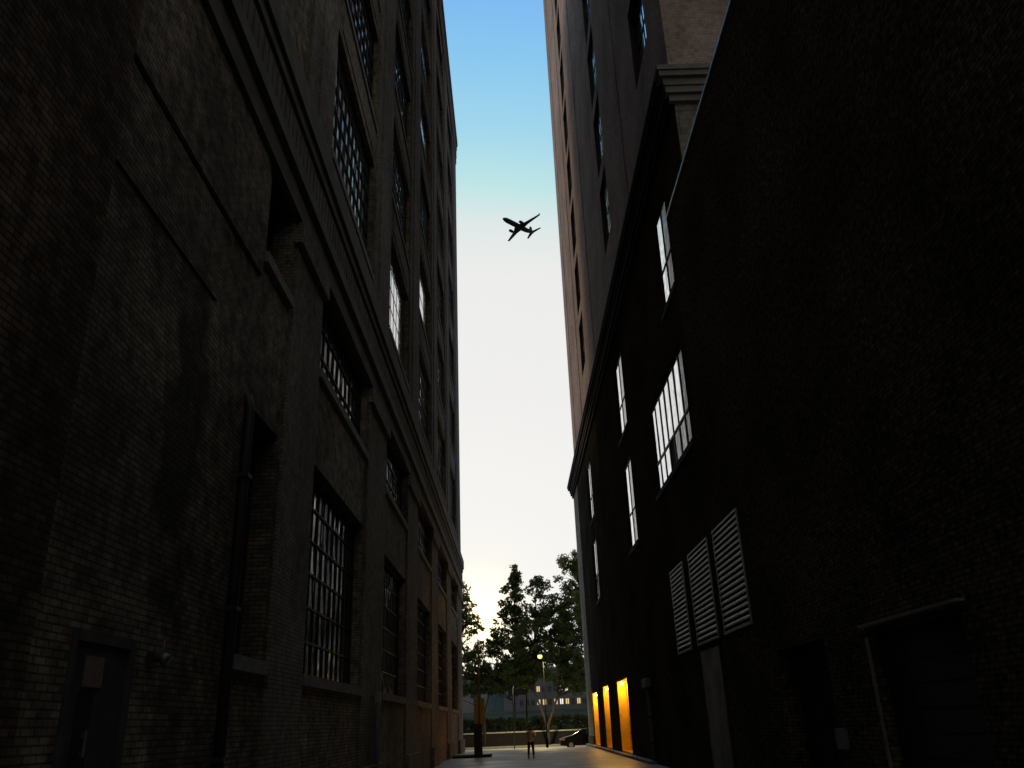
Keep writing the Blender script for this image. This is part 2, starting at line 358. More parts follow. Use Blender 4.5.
for c, d in ((3.0, 7.06), (10.1, 12.0)):
    window(LB, XW+4.3, -1, .45, 13.35, 15.0, c, d, 3, 5 if c < 5 else 3, 'dusty_glass', 'frame_dark', sill=.1, jitter=.01)
# door at the foot of the near wall
bm = bmesh.new(); box(bm, XW-.02, XW-.11, 8.62, 9.83, .02, 2.78); d = LP(obj('door', bm, 'door_paint', LB))
bm = bmesh.new(); box(bm, XW+.02, XW-.1, 8.5, 8.61, 0, 2.9); box(bm, XW+.02, XW-.1, 9.84, 9.95, 0, 2.9); box(bm, XW+.02, XW-.1, 8.62, 9.83, 2.79, 2.9)
obj('door_frame', bm, 'door_paint', d)
bm = bmesh.new(); box(bm, XW-.012, XW-.03, 8.84, 9.16, 1.35, 2.32); obj('vision_panel', bm, 'black', d)
bm = bmesh.new(); tube(bm, [(XW+.03, 9.02, 1.7), (XW+.03, 9.02, 1.95)], .02, 8); box(bm, XW-.01, XW+.02, 9.0, 9.04, 1.72, 1.76); box(bm, XW-.01, XW+.02, 9.0, 9.04, 1.88, 1.92); obj('handle', bm, 'metal', d)
# wall stickers and fittings
bm = bmesh.new(); box(bm, XW+.005, XW-.018, 8.88, 9.26, 2.36, 2.66)
tag(obj('notice', bm, 'notice', None), 'small reddish notice fixed on the grey door at lower left', 'sign')
T = thing('wall_lamp', 'small grey bulkhead lamp on the brick wall beside the grey door', 'lamp', (XW, 10.4, 2.72))
bm = bmesh.new(); box(bm, 0, .06, -.09, .09, -.09, .09); obj('bracket', bm, 'door_dark', T, bevel=.01)
bm = bmesh.new(); tube(bm, [(.06,0,.02), (.16,0,.02), (.22,0,-.03)], [.05,.06,.085], 12); obj('lamp_shade', bm, 'metal', T, True)
bm = bmesh.new(); tube(bm, [(.10,.12,0), (.10,.14,.24)], .014, 8); obj('arm', bm, 'metal', T, True)
T = thing('downpipe', 'black rainwater pipe beside the tall narrow window on the left wall', 'pipe', (-4.28, 13.0, 0))
bm = bmesh.new(); tube(bm, [(0,0,0), (0,0,6.9), (-.06,0,7.1), (-.14,0,7.15)], .085, 10); obj('pipe', bm, 'pipe_dark', T, True)
for z in (1.5, 3.6, 5.7):
    bm = bmesh.new(); box(bm, -.14, .1, -.11, .11, z, z+.06); obj('bracket', bm, 'pipe_dark', T)
T = thing('downpipe', 'short pale pipe at the foot of the left pier past the big barred window', 'pipe', (-4.2, 26.9, 0))
bm = bmesh.new(); tube(bm, [(0,0,0), (0,0,2.7), (-.03,0,2.85)], .07, 10); obj('pipe', bm, 'pipe_paint', T, True)
bm = bmesh.new(); box(bm, -.06, .09, -.1, .1, 2.6, 2.9); obj('cap', bm, 'pipe_paint', T)

# ------------------------------------------------------------------ right side: near low building
XR = 6.1
RB = thing('brick_building', 'lower near-black brick building closest on the right with thin pale coping along its roof', 'building', (XR, 0, 0))
def RP(o): o.location = (-XR, 0, 0); return o
bm = bmesh.new()
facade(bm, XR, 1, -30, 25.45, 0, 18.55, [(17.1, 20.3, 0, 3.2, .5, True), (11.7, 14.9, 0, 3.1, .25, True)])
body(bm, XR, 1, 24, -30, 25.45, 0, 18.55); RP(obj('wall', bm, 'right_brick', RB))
bm = bmesh.new(); box(bm, 6.05, 6.5, -30, 25.6, 18.56, 18.66); RP(obj('coping', bm, 'coping', RB))
bm = bmesh.new(); box(bm, XR+.38, XR+.46, 17.25, 18.68, .03, 3.05); box(bm, XR+.38, XR+.46, 18.72, 20.15, .03, 3.05); d = RP(obj('door', bm, 'door_dark', RB))
bm = bmesh.new(); box(bm, XR+.3, XR+.38, 18.5, 18.54, 1.0, 1.3); obj('handle', bm, 'metal', d)
bm = bmesh.new(); box(bm, XR+.14, XR+.22, 11.85, 14.75, .03, 2.95); d = RP(obj('door', bm, 'door_dark', RB))
bm = bmesh.new()
for k in range(8): box(bm, XR+.12, XR+.139, 11.9, 14.7, .12+k*.35, .15+k*.35)
obj('door_rib', bm, 'door_dark', d)
bm = bmesh.new(); box(bm, XR-.02, XR+.0, 14.92, 15.04, 0, 3.0); RP(obj('door_jamb', bm, 'patch', RB))
bm = bmesh.new(); box(bm, 5.97, XR-.003, 11.5, 15.0, 3.17, 3.21); RP(obj('canopy', bm, 'patch', RB))
T = thing('meter_box', 'small grey metal box on the black wall between the dark doorway and canopy', 'box', (XR-.002, 16.8, 1.35))
bm = bmesh.new(); box(bm, -.14, 0, -.15, .15, -.15, .2); obj('case', bm, 'pipe_paint', T, bevel=.01)
bm = bmesh.new(); tube(bm, [(-.07,0,-.15), (-.07,0,-1.35)], .02, 8); obj('conduit', bm, 'pipe_dark', T, True)

# ------------------------------------------------------------------ right side: tower
TW = thing('tower_block', 'tall tan brick tower on the right above a dark base and projecting stone ledge', 'building', (XR, 23, 0))
def TP(o): o.location = (-XR, -23, 0); return o
YT = 76.0
low_w = [(26.0, 33.3, 10.3, 13.9), (25.7, 28.2, 16.0, 19.95), (39.6, 42.6, 9.8, 14.1), (39.6, 42.7, 15.7, 19.9), (59.2, 62.2, 9.8, 14.1), (59.2, 62.2, 15.6, 19.9)]
niches = [(48.3, 53.4, .12, 4.05), (58.4, 62.2, .12, 4.08), (66.7, 71.0, .12, 3.95)]
bm = bmesh.new()
facade(bm, XR, 1, 25.45, 71.2, 0, 21.25, [(a,b,c,d,.10,False) for a,b,c,d in low_w] + [(a,b,c,d,.61,False) for a,b,c,d in niches])
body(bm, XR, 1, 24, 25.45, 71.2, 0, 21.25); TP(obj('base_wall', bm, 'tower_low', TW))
bm = bmesh.new(); box(bm, XR-.05, XR+24, 71.21, YT, 0, 21.25); TP(obj('corner_quoin', bm, 'quoin', TW))
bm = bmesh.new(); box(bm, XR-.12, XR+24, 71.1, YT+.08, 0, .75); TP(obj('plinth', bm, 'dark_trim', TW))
bm = bmesh.new(); box(bm, XR+.03, XR+24, 22.6, 25.44, 18.75, 21.2); TP(obj('stone_wall', bm, 'limestone', TW))
bm = bmesh.new(); box(bm, XR, XR+.028, 22.61, 25.45, 18.56, 21.2); TP(obj('base_return', bm, 'tower_low', TW))
bm = bmesh.new()
box(bm, XR+.012, XR+23.9, 25.45, 76.0-.02, 21.26, 21.4)
prof_c = ((-.18, 21.2, 21.45), (-.30, 21.46, 21.72), (-.36, 21.73, 22.0), (-.50, 22.01, 22.22), (-.56, 22.23, 22.42))
for x, z0, z1 in prof_c: box(bm, XR+x, XR+.3, 22.6+x+.01, YT-x, z0, z1)
TP(obj('cornice', bm, 'dark_trim', TW))  # ledge's alley side coloured dark for its shade; the return keeps the pale stone
bm = bmesh.new()
for x, z0, z1 in prof_c: box(bm, XR+x+.004, XR+24+x, 22.6+x, 22.6, z0-.002, z1+.002)
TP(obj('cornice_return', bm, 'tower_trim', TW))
tcols = [(25.3, 28.4), (39.0, 42.0), (57.0, 60.2)]
tw = [(a, b, 26.9+5.25*k, 31.2+5.25*k) for a, b in tcols for k in range(10)]
grooves = [(32.55, 32.95), (50.6, 51.05), (62.6, 63.1), (69.6, 70.1)]
bm = bmesh.new()
facade(bm, XR+.02, 1, 22.7, 73.2, 22.43, 84, [(a,b,c,d,.31 if a < 30 else .21,False) for a,b,c,d in tw] + [(a,b,22.43,83,.3,True) for a,b in grooves])
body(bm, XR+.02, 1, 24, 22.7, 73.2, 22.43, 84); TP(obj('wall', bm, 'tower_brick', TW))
bm = bmesh.new()
for z in (24.6, 30.2, 36.): box(bm, XR+3.5, XR+22, 22.66, 22.7, z, z+.1)
TP(obj('string_course', bm, 'tower_brick', TW))
grey = 'grey_glass'
for i, (a, b, c, d) in enumerate(low_w):
    wide = i == 0
    window(TW, 0, 1, .085, a-23, b-23, c, d, 7 if wide else 2, 2, 'mirror_glass', 'frame_grey', sill=.05,
           special={(0,0):grey,(0,1):grey,(1,0):grey,(2,0):grey,(3,0):'black',(1,1):'mirror_glass'} if wide else {(0,0):grey,(0,1):'grey_glass'}, jitter=.001 if not wide else .003,
           bar=.09 if wide else .05, th=.03, rowlist=[(d-c)*.34] if wide else [(d-c)*.4], fr=.09)
for a, b, c, d in tw:
    window(TW, .02, 1, .30 if a < 30 else (.19 if a < 50 else .2), a-23, b-23, c, d, 2, 2, 'tower_glass', 'frame_dark', sill=None, jitter=.003, bar=.06, th=.03, fr=.04, lining=.28 if a < 30 else (.17 if a < 50 else .18))
for k, (a, b, c, d) in enumerate(niches):
    o = bpy.data.objects.new('lit_window', None)
    bm = bmesh.new(); box(bm, XR+.56, XR+.6, a+.001, b-.001, c, d)
    o = TP(obj('lit_recess', bm, 'ochre', TW))
    bm = bmesh.new(); 
    for yy in (a+.02, b-.10): box(bm, XR+.04, XR+.55, yy, yy+.08, c+.01, d-.01)
    box(bm, XR+.04, XR+.55, a+.10, b-.10, c+.01, c+.06); box(bm, XR+.04, XR+.55, a+.10, b-.10, d-.09, d-.01)
    obj('lining', bm, 'ochre', o)
    bm = bmesh.new()
    for i in range(1, 4): yy = a+(b-a)*i/4; box(bm, XR+.54, XR+.56, yy-.02, yy+.02, c+.07, d-.1)
    box(bm, XR+.545, XR+.558, a+.12, b-.12, c+1.0, c+1.04)
    obj('mullion', bm, 'door_dark', o)
    bm = bmesh.new(); tube(bm, [(XR+.22, b-1.15, d-.22), (XR+.22, b-.55, d-.22)], .07, 10); obj('lamp_tube', bm, 'lamp_glow', o, True)
    for yy, pw in ((b-.9, 32), (a+1.1, 20)):
        ld = bpy.data.lights.new('recess_light', 'POINT'); ld.energy = pw*(2.0, 1.5, 2.4)[k]; ld.color = (1, .60, .11); ld.shadow_soft_size = .08
        lo = bpy.data.objects.new('recess_light', ld); COL.objects.link(lo); lo.location = (XR+.2, yy, d-.45)
# louvred vents
for (a, b), lb in zip([(29.75, 32.3), (25.65, 28.7), (21.9, 24.85)], ('farthest', 'middle', 'nearest')):
    T = thing('louvre_vent', '%s of three pale slatted louvre vents in a row on the dark right wall' % lb, 'vent', (XR-.002, a, 4.0), 0, 'louvre vents on the right wall')
    w = b-a
    bm = bmesh.new(); box(bm, -.045, 0, 0, .05, 0, 3); box(bm, -.045, 0, w-.05, w, 0, 3); box(bm, -.044, 0, .06, w-.06, 0, .08); box(bm, -.044, 0, .06, w-.06, 2.94, 3); obj('frame', bm, 'louver', T)
    bm = bmesh.new(); box(bm, -.012, -.002, .06, w-.06, .1, 2.94); obj('backing', bm, 'black', T)
    bm = bmesh.new()
    n = 17
    for k in range(n):
        z = .16 + (2.78)*k/n
        v = box(bm, -.042, -.016, .052, w-.052, z, z+.05)
        for q in v:
            if q.co.x > -.03: q.co.z += .04
    obj('slats', bm, 'louver', T)
bm = bmesh.new(); box(bm, XR-.022, XR-.003, 25.9, 28.5, 0, 3.8); TP(obj('cement_patch', bm, 'patch', TW))
T = thing('downpipe', 'pale grey pipe with square head box between the louvres and the yellow windows', 'pipe', (XR-.1, 40.3, 0))
bm = bmesh.new(); tube(bm, [(0,0,0), (0,0,3.2)], .08, 10); obj('pipe', bm, 'pipe_paint', T, True)
bm = bmesh.new(); box(bm, -.14, .09, -.5, .9, 3.17, 3.55); obj('head_box', bm, 'pipe_paint', T, bevel=.02)
for z in (.8, 1.9):
    bm = bmesh.new(); box(bm, -.1, .09, -.11, .11, z, z+.07); obj('bracket', bm, 'pipe_dark', T)
bm = bmesh.new(); box(bm, 5.75, 6.08, 40, 76, -.3, .12); o = struct('kerb', bm, 'concrete')

# ------------------------------------------------------------------ trees
def crown_leaves(name, clumps, parent, m, n_per, size, seed, kind=None):
    rg = random.Random(seed); vs = []; fs = []
    for (c, r) in clumps:
        n = int(n_per*r*r)
        for _ in range(n):
            d = Vector((rg.gauss(0,1), rg.gauss(0,1), rg.gauss(0,1))).normalized()*(rg.random()**.45)*r
            p = Vector(c) + Vector((d.x, d.y, d.z*.72))
            a = Vector((rg.gauss(0,1), rg.gauss(0,1), rg.gauss(0,.6))).normalized(); b = a.orthogonal().normalized()
            b = (Matrix.Rotation(rg.random()*6.28, 3, a) @ b)
            s = size*rg.uniform(.6, 1.4); k = len(vs); q = a.cross(b)
            vs += [p - b*s, p + q*s*.42, p + b*s, p - q*s*.42]; fs.append((k, k+1, k+2, k+3))
    me = bpy.data.meshes.new(name); me.from_pydata([tuple(v) for v in vs], [], fs); me.materials.append(M[m])
    o = bpy.data.objects.new(name, me); COL.objects.link(o); o.parent = parent
    return o
def tree(label, loc, stems, env, seed, nclump=60, cr=(.5, 1.1), trunk_r=.16, dens=150, leaf=.19):
    """env: list of (cx, cy, cz, rx, ry, rz) ellipsoids in local metres; stems: trunk polylines"""
    rg = random.Random(seed)
    T = thing('tree', label, 'tree', loc, 0, 'trees beyond the end of the alley')
    clumps = []
    for (cx, cy, cz, rx, ry, rz, w) in env:
        for _ in range(int(nclump*w)):
            while True:
                u = Vector((rg.uniform(-1,1), rg.uniform(-1,1), rg.uniform(-1,1)))
                if .25 < u.length < 1: break
            clumps.append((Vector((cx+u.x*rx, cy+u.y*ry, cz+u.z*rz)), rg.uniform(*cr)))
    bm = bmesh.new(); nodes = []
    for st, r0, r1 in stems:
        pts = []; n = 10
        for i in range(n+1):
            t = i/n*(len(st)-1); k = min(int(t), len(st)-2); f = t-k
            p = Vector(st[k]).lerp(Vector(st[k+1]), f); p += Vector((rg.uniform(-.06,.06), rg.uniform(-.06,.06), 0))*(1 if i else 0)
            pts.append(p)
        rr = [r0+(r1-r0)*i/n for i in range(n+1)]; tube(bm, pts, rr, 9); nodes += list(zip(pts, rr))[3:]
    for c, r in clumps:
        cand = [x for x in nodes if x[0].z < c.z - .1] or nodes
        p, pr = min(cand, key=lambda x: (x[0]-c).length + .2*abs(c.z-x[0].z-1))
        mid = p.lerp(c, .5) + Vector((rg.uniform(-.25,.25), rg.uniform(-.25,.25), rg.uniform(-.1,.35)))
        tube(bm, [p, mid, c], [min(pr*.5,.06), .03, .012], 5, cap=False)
        for _ in range(3):
            e = c + Vector((rg.gauss(0,.5), rg.gauss(0,.5), rg.gauss(0,.4)))*r; tube(bm, [mid.lerp(c,.6), e], [.014,.006], 4, cap=False)
    obj('trunk', bm, 'bark', T, True)
    crown_leaves('crown', clumps, T, 'leaf', dens, leaf, seed+1)
    return T
tree('broad dark tree with a forked trunk behind the street lamp', (3.15, 91.0, -.22),
     [([(0,0,0), (-.05,0,1.2), (.15,0,2.2), (1.3,.2,5.0), (1.8,.3,9.5)], .21, .07), ([(0,0,1.1), (-.25,0,2.4), (-1.3,.1,5.2), (-1.2,.2,8), (-.6,0,14.5)], .15, .05)],
     [(-.1,0,13.8,1.3,1.4,3.2,.32), (.3,0,9.8,3.7,3,3.8,1.1), (-1.9,0,8.0,2.2,2,2.6,.5), (2.9,0,11.8,2.3,2,3.4,.6), (3,0,6.4,2.2,2,1.8,.4), (-3.0,0,6.8,1.6,1.5,1.2,.25)], 11, nclump=115, cr=(.25,.8))
tree('narrow pointed tree, its slim trunk left of the forked one', (-.25, 94.5, -.4),
     [([(0,0,0), (.05,0,5), (.35,0,11), (.55,0,17.5)], .17, .04)],
     [(.6,0,17.5,.5,.5,1.8,.25), (.35,0,15.0,1.5,1.1,1.9,.42), (-.1,0,12.4,2.2,1.6,2.0,.6), (-.6,0,9.8,2.6,1.9,2.2,.7), (-.8,0,7.6,2.6,2,1.6,.45), (-2.2,0,6.6,1.8,1.6,1.0,.25)], 23, nclump=95, cr=(.22,.65))
tree('leafy tree at far left half hidden by the brick warehouse', (-3.4, 93.0, -.22),
     [([(0,0,0), (0,0,3), (-.8,0,6.5), (-2.6,0,11), (-3.4,0,16)], .18, .05), ([(0,0,2.8), (.5,0,5), (.9,0,7.6)], .08, .03)],
     [(-2.9,0,14.0,2.2,2,3.0,.7), (-2.2,0,12.2,2.6,2,1.6,.45), (-1.7,0,8.2,2.6,2.2,1.1,.36), (.8,0,7.3,1.8,1.8,.9,.28), (-3,0,6.2,3,2,1.4,.5), (.4,0,5.9,2.0,1.4,.9,.35), (-.5,0,9.6,2.2,1.5,.8,.15)], 37, nclump=80, cr=(.25,.75))
tree('tallest tree at far right half hidden by the tower corner', (8.1, 96.0, -.4),
     [([(0,0,0), (0,0,6), (-.4,0,12), (-.5,0,19)], .24, .06)],
     [(-.9,0,17.8,2.1,2,2.6,.6), (-.4,0,13.5,3.0,2.6,3.2,.7), (-.4,0,8.4,3.4,2.6,3.0,.5)], 51, nclump=95, cr=(.3,.85))
tree('smaller tree filling the gap low behind the pointed one', (1.2, 108.0, -.5),
     [([(0,0,0), (0,0,4), (.2,0,9)], .16, .05)],
     [(0,0,8.6,3.6,3,1.8,.7), (-2.6,0,7.2,2.4,2,1.2,.3)], 63, nclump=44, cr=(.5,1.0))

# ------------------------------------------------------------------ far side of the street
T = thing('low_wall', 'long low dark wall with a thin pale coping across the far pavement', 'wall', (0, 93.5, -.2))
bm = bmesh.new(); box(bm, -60, 60, 0, .3, -.3, 1.22); obj('wall', bm, 'low_wall', T)
bm = bmesh.new(); box(bm, -60, 60, -.06, .36, 1.221, 1.34); obj('coping', bm, 'rail', T)
for k in range(40):
    pass
cl = [(Vector((x + random.uniform(-.2,.2), 94.6 + random.uniform(-.3,.3), z + random.uniform(-.1,.12))), random.uniform(.4,.55)) for x in [i*.5-12 for i in range(56)] for z in (.5, 1.2, 1.75, 2.2)]
H = crown_leaves('hedge', cl, None, 'hedge', 700, .11, 77); H['kind'] = 'stuff'
# street lamp
T = thing('street_lamp', 'lit yellow street lamp glowing in front of the forked tree', 'street lamp', (2.75, 84.5, -.3))
bm = bmesh.new(); tube(bm, [(0,0,0), (0,0,.8), (0,0,.85), (0,0,7.6)], [.13,.12,.06,.035], 12); obj('pole', bm, 'pole_black', T, True)
bm = bmesh.new(); tube(bm, [(0,0,7.6), (0,0,8.0), (-.1,-.05,8.35), (-.3,-.1,8.42)], [.05,.04,.035,.035], 8); obj('arm', bm, 'frame_grey', T, True)
bm = bmesh.new(); tube(bm, [(-.3,-.1,8.46), (-.3,-.1,8.4), (-.3,-.1,8.26)], [.06,.22,.26], 14); obj('lamp_hood', bm, 'frame_grey', T, True)
bm = bmesh.new(); bmesh.ops.create_uvsphere(bm, u_segments=14, v_segments=8, radius=.24)
for v in bm.verts: v.co.z = v.co.z*.9 + 8.12; v.co.x -= .3; v.co.y -= .1
obj('globe', bm, 'street_glow', T, True)
ld = bpy.data.lights.new('street_light', 'SPOT'); ld.energy = 3200; ld.color = (1, .80, .38); ld.shadow_soft_size = .2; ld.spot_size = R(150); ld.spot_blend = .6
lo = bpy.data.objects.new('street_light', ld); COL.objects.link(lo); lo.location = (2.45, 84.4, 7.45)
# signpost
T = thing('street_sign', 'dark oblong street sign on a thin post before the pointed tree', 'sign', (-.29, 82.0, -.32))
bm = bmesh.new(); tube(bm, [(0,0,0), (0,0,5.4)], .045, 8); obj('post', bm, 'frame_grey', T, True)
bm = bmesh.new(); box(bm, .06, 1.36, -.02, .02, 4.65, 5.15); obj('sign_panel', bm, 'sign_dark', T)
# utility pole, yellow panel and cabinet on its island
bm = bmesh.new(); box(bm, -4.1, -1.68, 56.6, 59.2, -.1, .13); o = struct('traffic_island', bm, 'dark_trim')
T = thing('utility_pole', 'thin wooden utility pole rising from the kerb island at the alley mouth', 'pole', (-2.42, 58.0, .13))
bm = bmesh.new(); tube(bm, [(0,0,0), (0,0,7.0)], [.075, .05], 10); obj('pole', bm, 'wood', T, True)
bm = bmesh.new(); tube(bm, [(0,0,7.0),(0,0,7.1)], [.06,.02], 10); obj('pole_cap', bm, 'metal', T)
T = thing('warning_board', 'upright faded yellow board strapped to the utility pole above the cabinet', 'sign', (-2.42, 57.84, 1.98))
for a, b in ((-.34, -.06), (.06, .36)):
    bm = bmesh.new(); box(bm, a, b, -.02, .02, 0, 1.5); obj('panel', bm, 'yellow', T)
bm = bmesh.new(); box(bm, -.3, .3, .02, .05, .3, .36); box(bm, -.3, .3, .02, .05, 1.1, 1.16); obj('strap', bm, 'metal', T)
T = thing('utility_cabinet', 'dark tall cabinet standing on the kerb island below the yellow board', 'cabinet', (-2.48, 57.5, .13))
bm = bmesh.new(); box(bm, -.28, .24, -.2, .2, 0, 1.72); obj('case', bm, 'green_dark', T, bevel=.02)
bm = bmesh.new(); box(bm, -.31, .27, -.23, .23, 1.722, 1.80); obj('lid', bm, 'green_dark', T)
bm = bmesh.new(); box(bm, -.24, .20, -.215, -.201, .12, 1.62); d = obj('door', bm, 'frame_grey', T)
bm = bmesh.new(); box(bm, .12, .15, -.24, -.215, .8, 1.0); obj('handle', bm, 'metal', d)

# distant buildings across
def far_building(name, label, x0, x1, y0, y1, h, wm, nx, nz, lit, seed, roof=None, zb=-.6):
    rg = random.Random(seed)
    T = thing(name, label, 'building', ((x0+x1)/2, y0, zb))
    w = x1-x0
    bm = bmesh.new(); box(bm, -w/2, w/2, 0, y1-y0, 0, h); obj('wall', bm, wm, T)
    bm = bmesh.new(); box(bm, -w/2-.3, w/2+.3, -.3, y1-y0+.3, h+.002, h+.5); obj('roof', bm, 'far_wall', T)
    for i in range(nx):
        for k in range(nz):
            cx = -w/2 + w*(i+.5)/nx; cz = h*(k+.55)/nz; ww = w/nx*.27; hh = h/nz*.2
            m = 'far_window'
            if (i, k) in lit: m = lit[(i, k)]
            elif rg.random() < .03: m = 'lit_warm'
            bm = bmesh.new(); box(bm, cx-ww, cx+ww, -.05, .05, cz-hh, cz+hh); o = obj('window', bm, m, T)
            bm = bmesh.new(); box(bm, cx-.06, cx+.06, -.09, -.052, cz-hh, cz+hh); obj('frame', bm, 'far_wall', o)
    return T
far_building('office_block', 'grey low block with scattered lit windows far behind the forked tree', .5, 20, 178, 200, 12.4, 'far_wall', 17, 5,
             {(3,2):'lit_warm', (4,2):'lit_warm', (8,2):'lit_warm', (10,2):'lit_warm', (7,2):'lit_white', (3,4):'lit_warm', (3,3):'lit_warm', (7,4):'lit_white', (7,3):'lit_white', (8,3):'lit_white', (7,1):'lit_white', (8,1):'lit_warm', (10,1):'lit_warm', (2,1):'lit_warm', (3,1):'lit_warm'}, 5)
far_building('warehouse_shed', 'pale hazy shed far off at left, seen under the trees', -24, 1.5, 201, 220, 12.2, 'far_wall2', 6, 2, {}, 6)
bm = bmesh.new(); box(bm, -6.0, -2.6, 183.8, 184.3, 3.5, 9.8); box(bm, -5.9, -5.7, 183.9, 184.2, -.6, 3.5); box(bm, -2.9, -2.7, 183.9, 184.2, -.6, 3.5)
tag(obj('teal_hoarding', bm, 'teal', None), 'teal hoarding standing before the pale distant shed', 'hoarding')
bm = bmesh.new(); quad(bm, (-80,97,-.4),(80,97,-.4),(80,125,1.2),(-80,125,1.2)); quad(bm, (-80,125,1.2),(80,125,1.2),(80,176,4.2),(-80,176,4.2)); struct('embankment', bm, 'grass_bank')
bm = bmesh.new(); prev = None
xs = [i*12-300 for i in range(51)]
for x in xs:
    h = 12 + 7*noise.noise(Vector((x*.012, 3.1, 0))) + 2*noise.noise(Vector((x*.08, 1, 0)))
    cur = [bm.verts.new((x, 330, -.6)), bm.verts.new((x, 370, h*.8)), bm.verts.new((x, 420, h)), bm.verts.new((x, 600, -.6))]
    if prev:
        for a, b, c, d in zip(prev, prev[1:], cur[1:], cur): bm.faces.new((a, b, c, d))
    prev = cur
struct('hills', bm, 'terrain')

# ------------------------------------------------------------------ car (front to the left, parked along the street behind the corner)
def car():
    T = thing('parked_car', 'black hatchback nose-out behind the right building corner', 'car', (3.7, 78.0, -.30)); T.scale = (1.0, 1.0, 1.09)
    # local x runs from nose (0) to tail (4.3); half width .88
    prof = [(0,.42),(0,.62),(.06,.76),(.25,.84),(.95,.98),(1.08,1.01),(4.1,1.05),(4.28,.9),(4.3,.45),(4.15,.28),(.2,.24)]
    bm = bmesh.new()
    secs = [(-.86,.93),(-.88,1),(.88,1),(.86,.93)]
    ringset = []
    for (y, k) in ((-.84,.965), (-.89,1), (.89,1), (.84,.965)):
        ringset.append([bm.verts.new((2.15+(x-2.15)*k, y, .6+(z-.6)*k)) for x, z in prof])
    n = len(prof)
    for a, b in zip(ringset, ringset[1:]):
        for i in range(n): bm.faces.new((a[i], a[(i+1)%n], b[(i+1)%n], b[i]))
    bm.faces.new(ringset[0]); bm.faces.new(ringset[-1][::-1])
    obj('body', bm, 'car_paint', T, False, bevel=.03)
    cab0 = [(1.0,.99),(1.75,1.40),(2.3,1.47),(3.3,1.44),(3.9,1.30),(4.2,1.02)]
    bm = bmesh.new(); a = [bm.verts.new((x, -.86+(z-1)*.42, z)) for x, z in cab0]; b = [bm.verts.new((x, .86-(z-1)*.42, z)) for x, z in cab0]
    for i in range(len(cab0)): j = (i+1) % len(cab0); bm.faces.new((a[i], a[j], b[j], b[i]))
    bm.faces.new(a); bm.faces.new(b[::-1]); obj('cabin', bm, 'car_paint', T, bevel=.03)
    bm = bmesh.new()   # windscreen
    quad(bm, (1.1,-.76,1.065),(1.1,.76,1.065),(1.7,.64,1.395),(1.7,-.64,1.395)); 
    for v in bm.verts: v.co.x -= .012; v.co.z += .018
    obj('windscreen', bm, 'car_glass', T)
    for s in (-1, 1):
        for x0, x1, x2, x3 in ((1.35,2.45,2.45,1.85), (2.52,3.65,3.35,2.52)):
            bm = bmesh.new(); f = lambda z: s*(.86-(z-1)*.42+.008)
            quad(bm, (x0,f(1.06),1.06),(x1,f(1.06),1.06),(x2,f(1.36),1.36),(x3,f(1.36),1.36)); obj('side_window', bm, 'car_glass', T)
        bm = bmesh.new(); v = box(bm, -.02, .34, s*.60, s*.86, .60, .76)
        for q in v:
            if q.co.x > .2: q.co.z += .05
        obj('headlight', bm, 'lens', T, bevel=.02)
        bm = bmesh.new(); box(bm, 1.35, 1.55, s*.9, s*1.04, .96, 1.10); obj('mirror', bm, 'car_paint', T, bevel=.02)
        for x in (.85, 3.45):
            bm = bmesh.new(); tube(bm, [(x, s*.70, .32), (x, s*.915, .32)], .33, 20); w = obj('wheel', bm, 'rubber', T)
            bm = bmesh.new(); tube(bm, [(x, s*.90, .32), (x, s*.925, .32)], .2, 12); obj('rim', bm, 'chrome', w)
    bm = bmesh.new(); box(bm, -.025, .02, -.5, .5, .50, .68); obj('grille', bm, 'rubber', T)
    bm = bmesh.new(); box(bm, -.06, .1, -.86, .86, .26, .44); obj('bumper', bm, 'car_paint', T, bevel=.03)
    bm = bmesh.new(); box(bm, -.075, -.06, -.26, .26, .32, .42); obj('number_plate', bm, 'lens', T)
car()
far_building('sun_blocker', 'plain dark block added across the street to shade the right wall, out of view behind the left warehouse', -62, -9.5, 99, 114, 27.5, 'far_wall', 9, 6, {}, 9, zb=-.4)  # unseen block, added to keep the low sun off the lower right wall

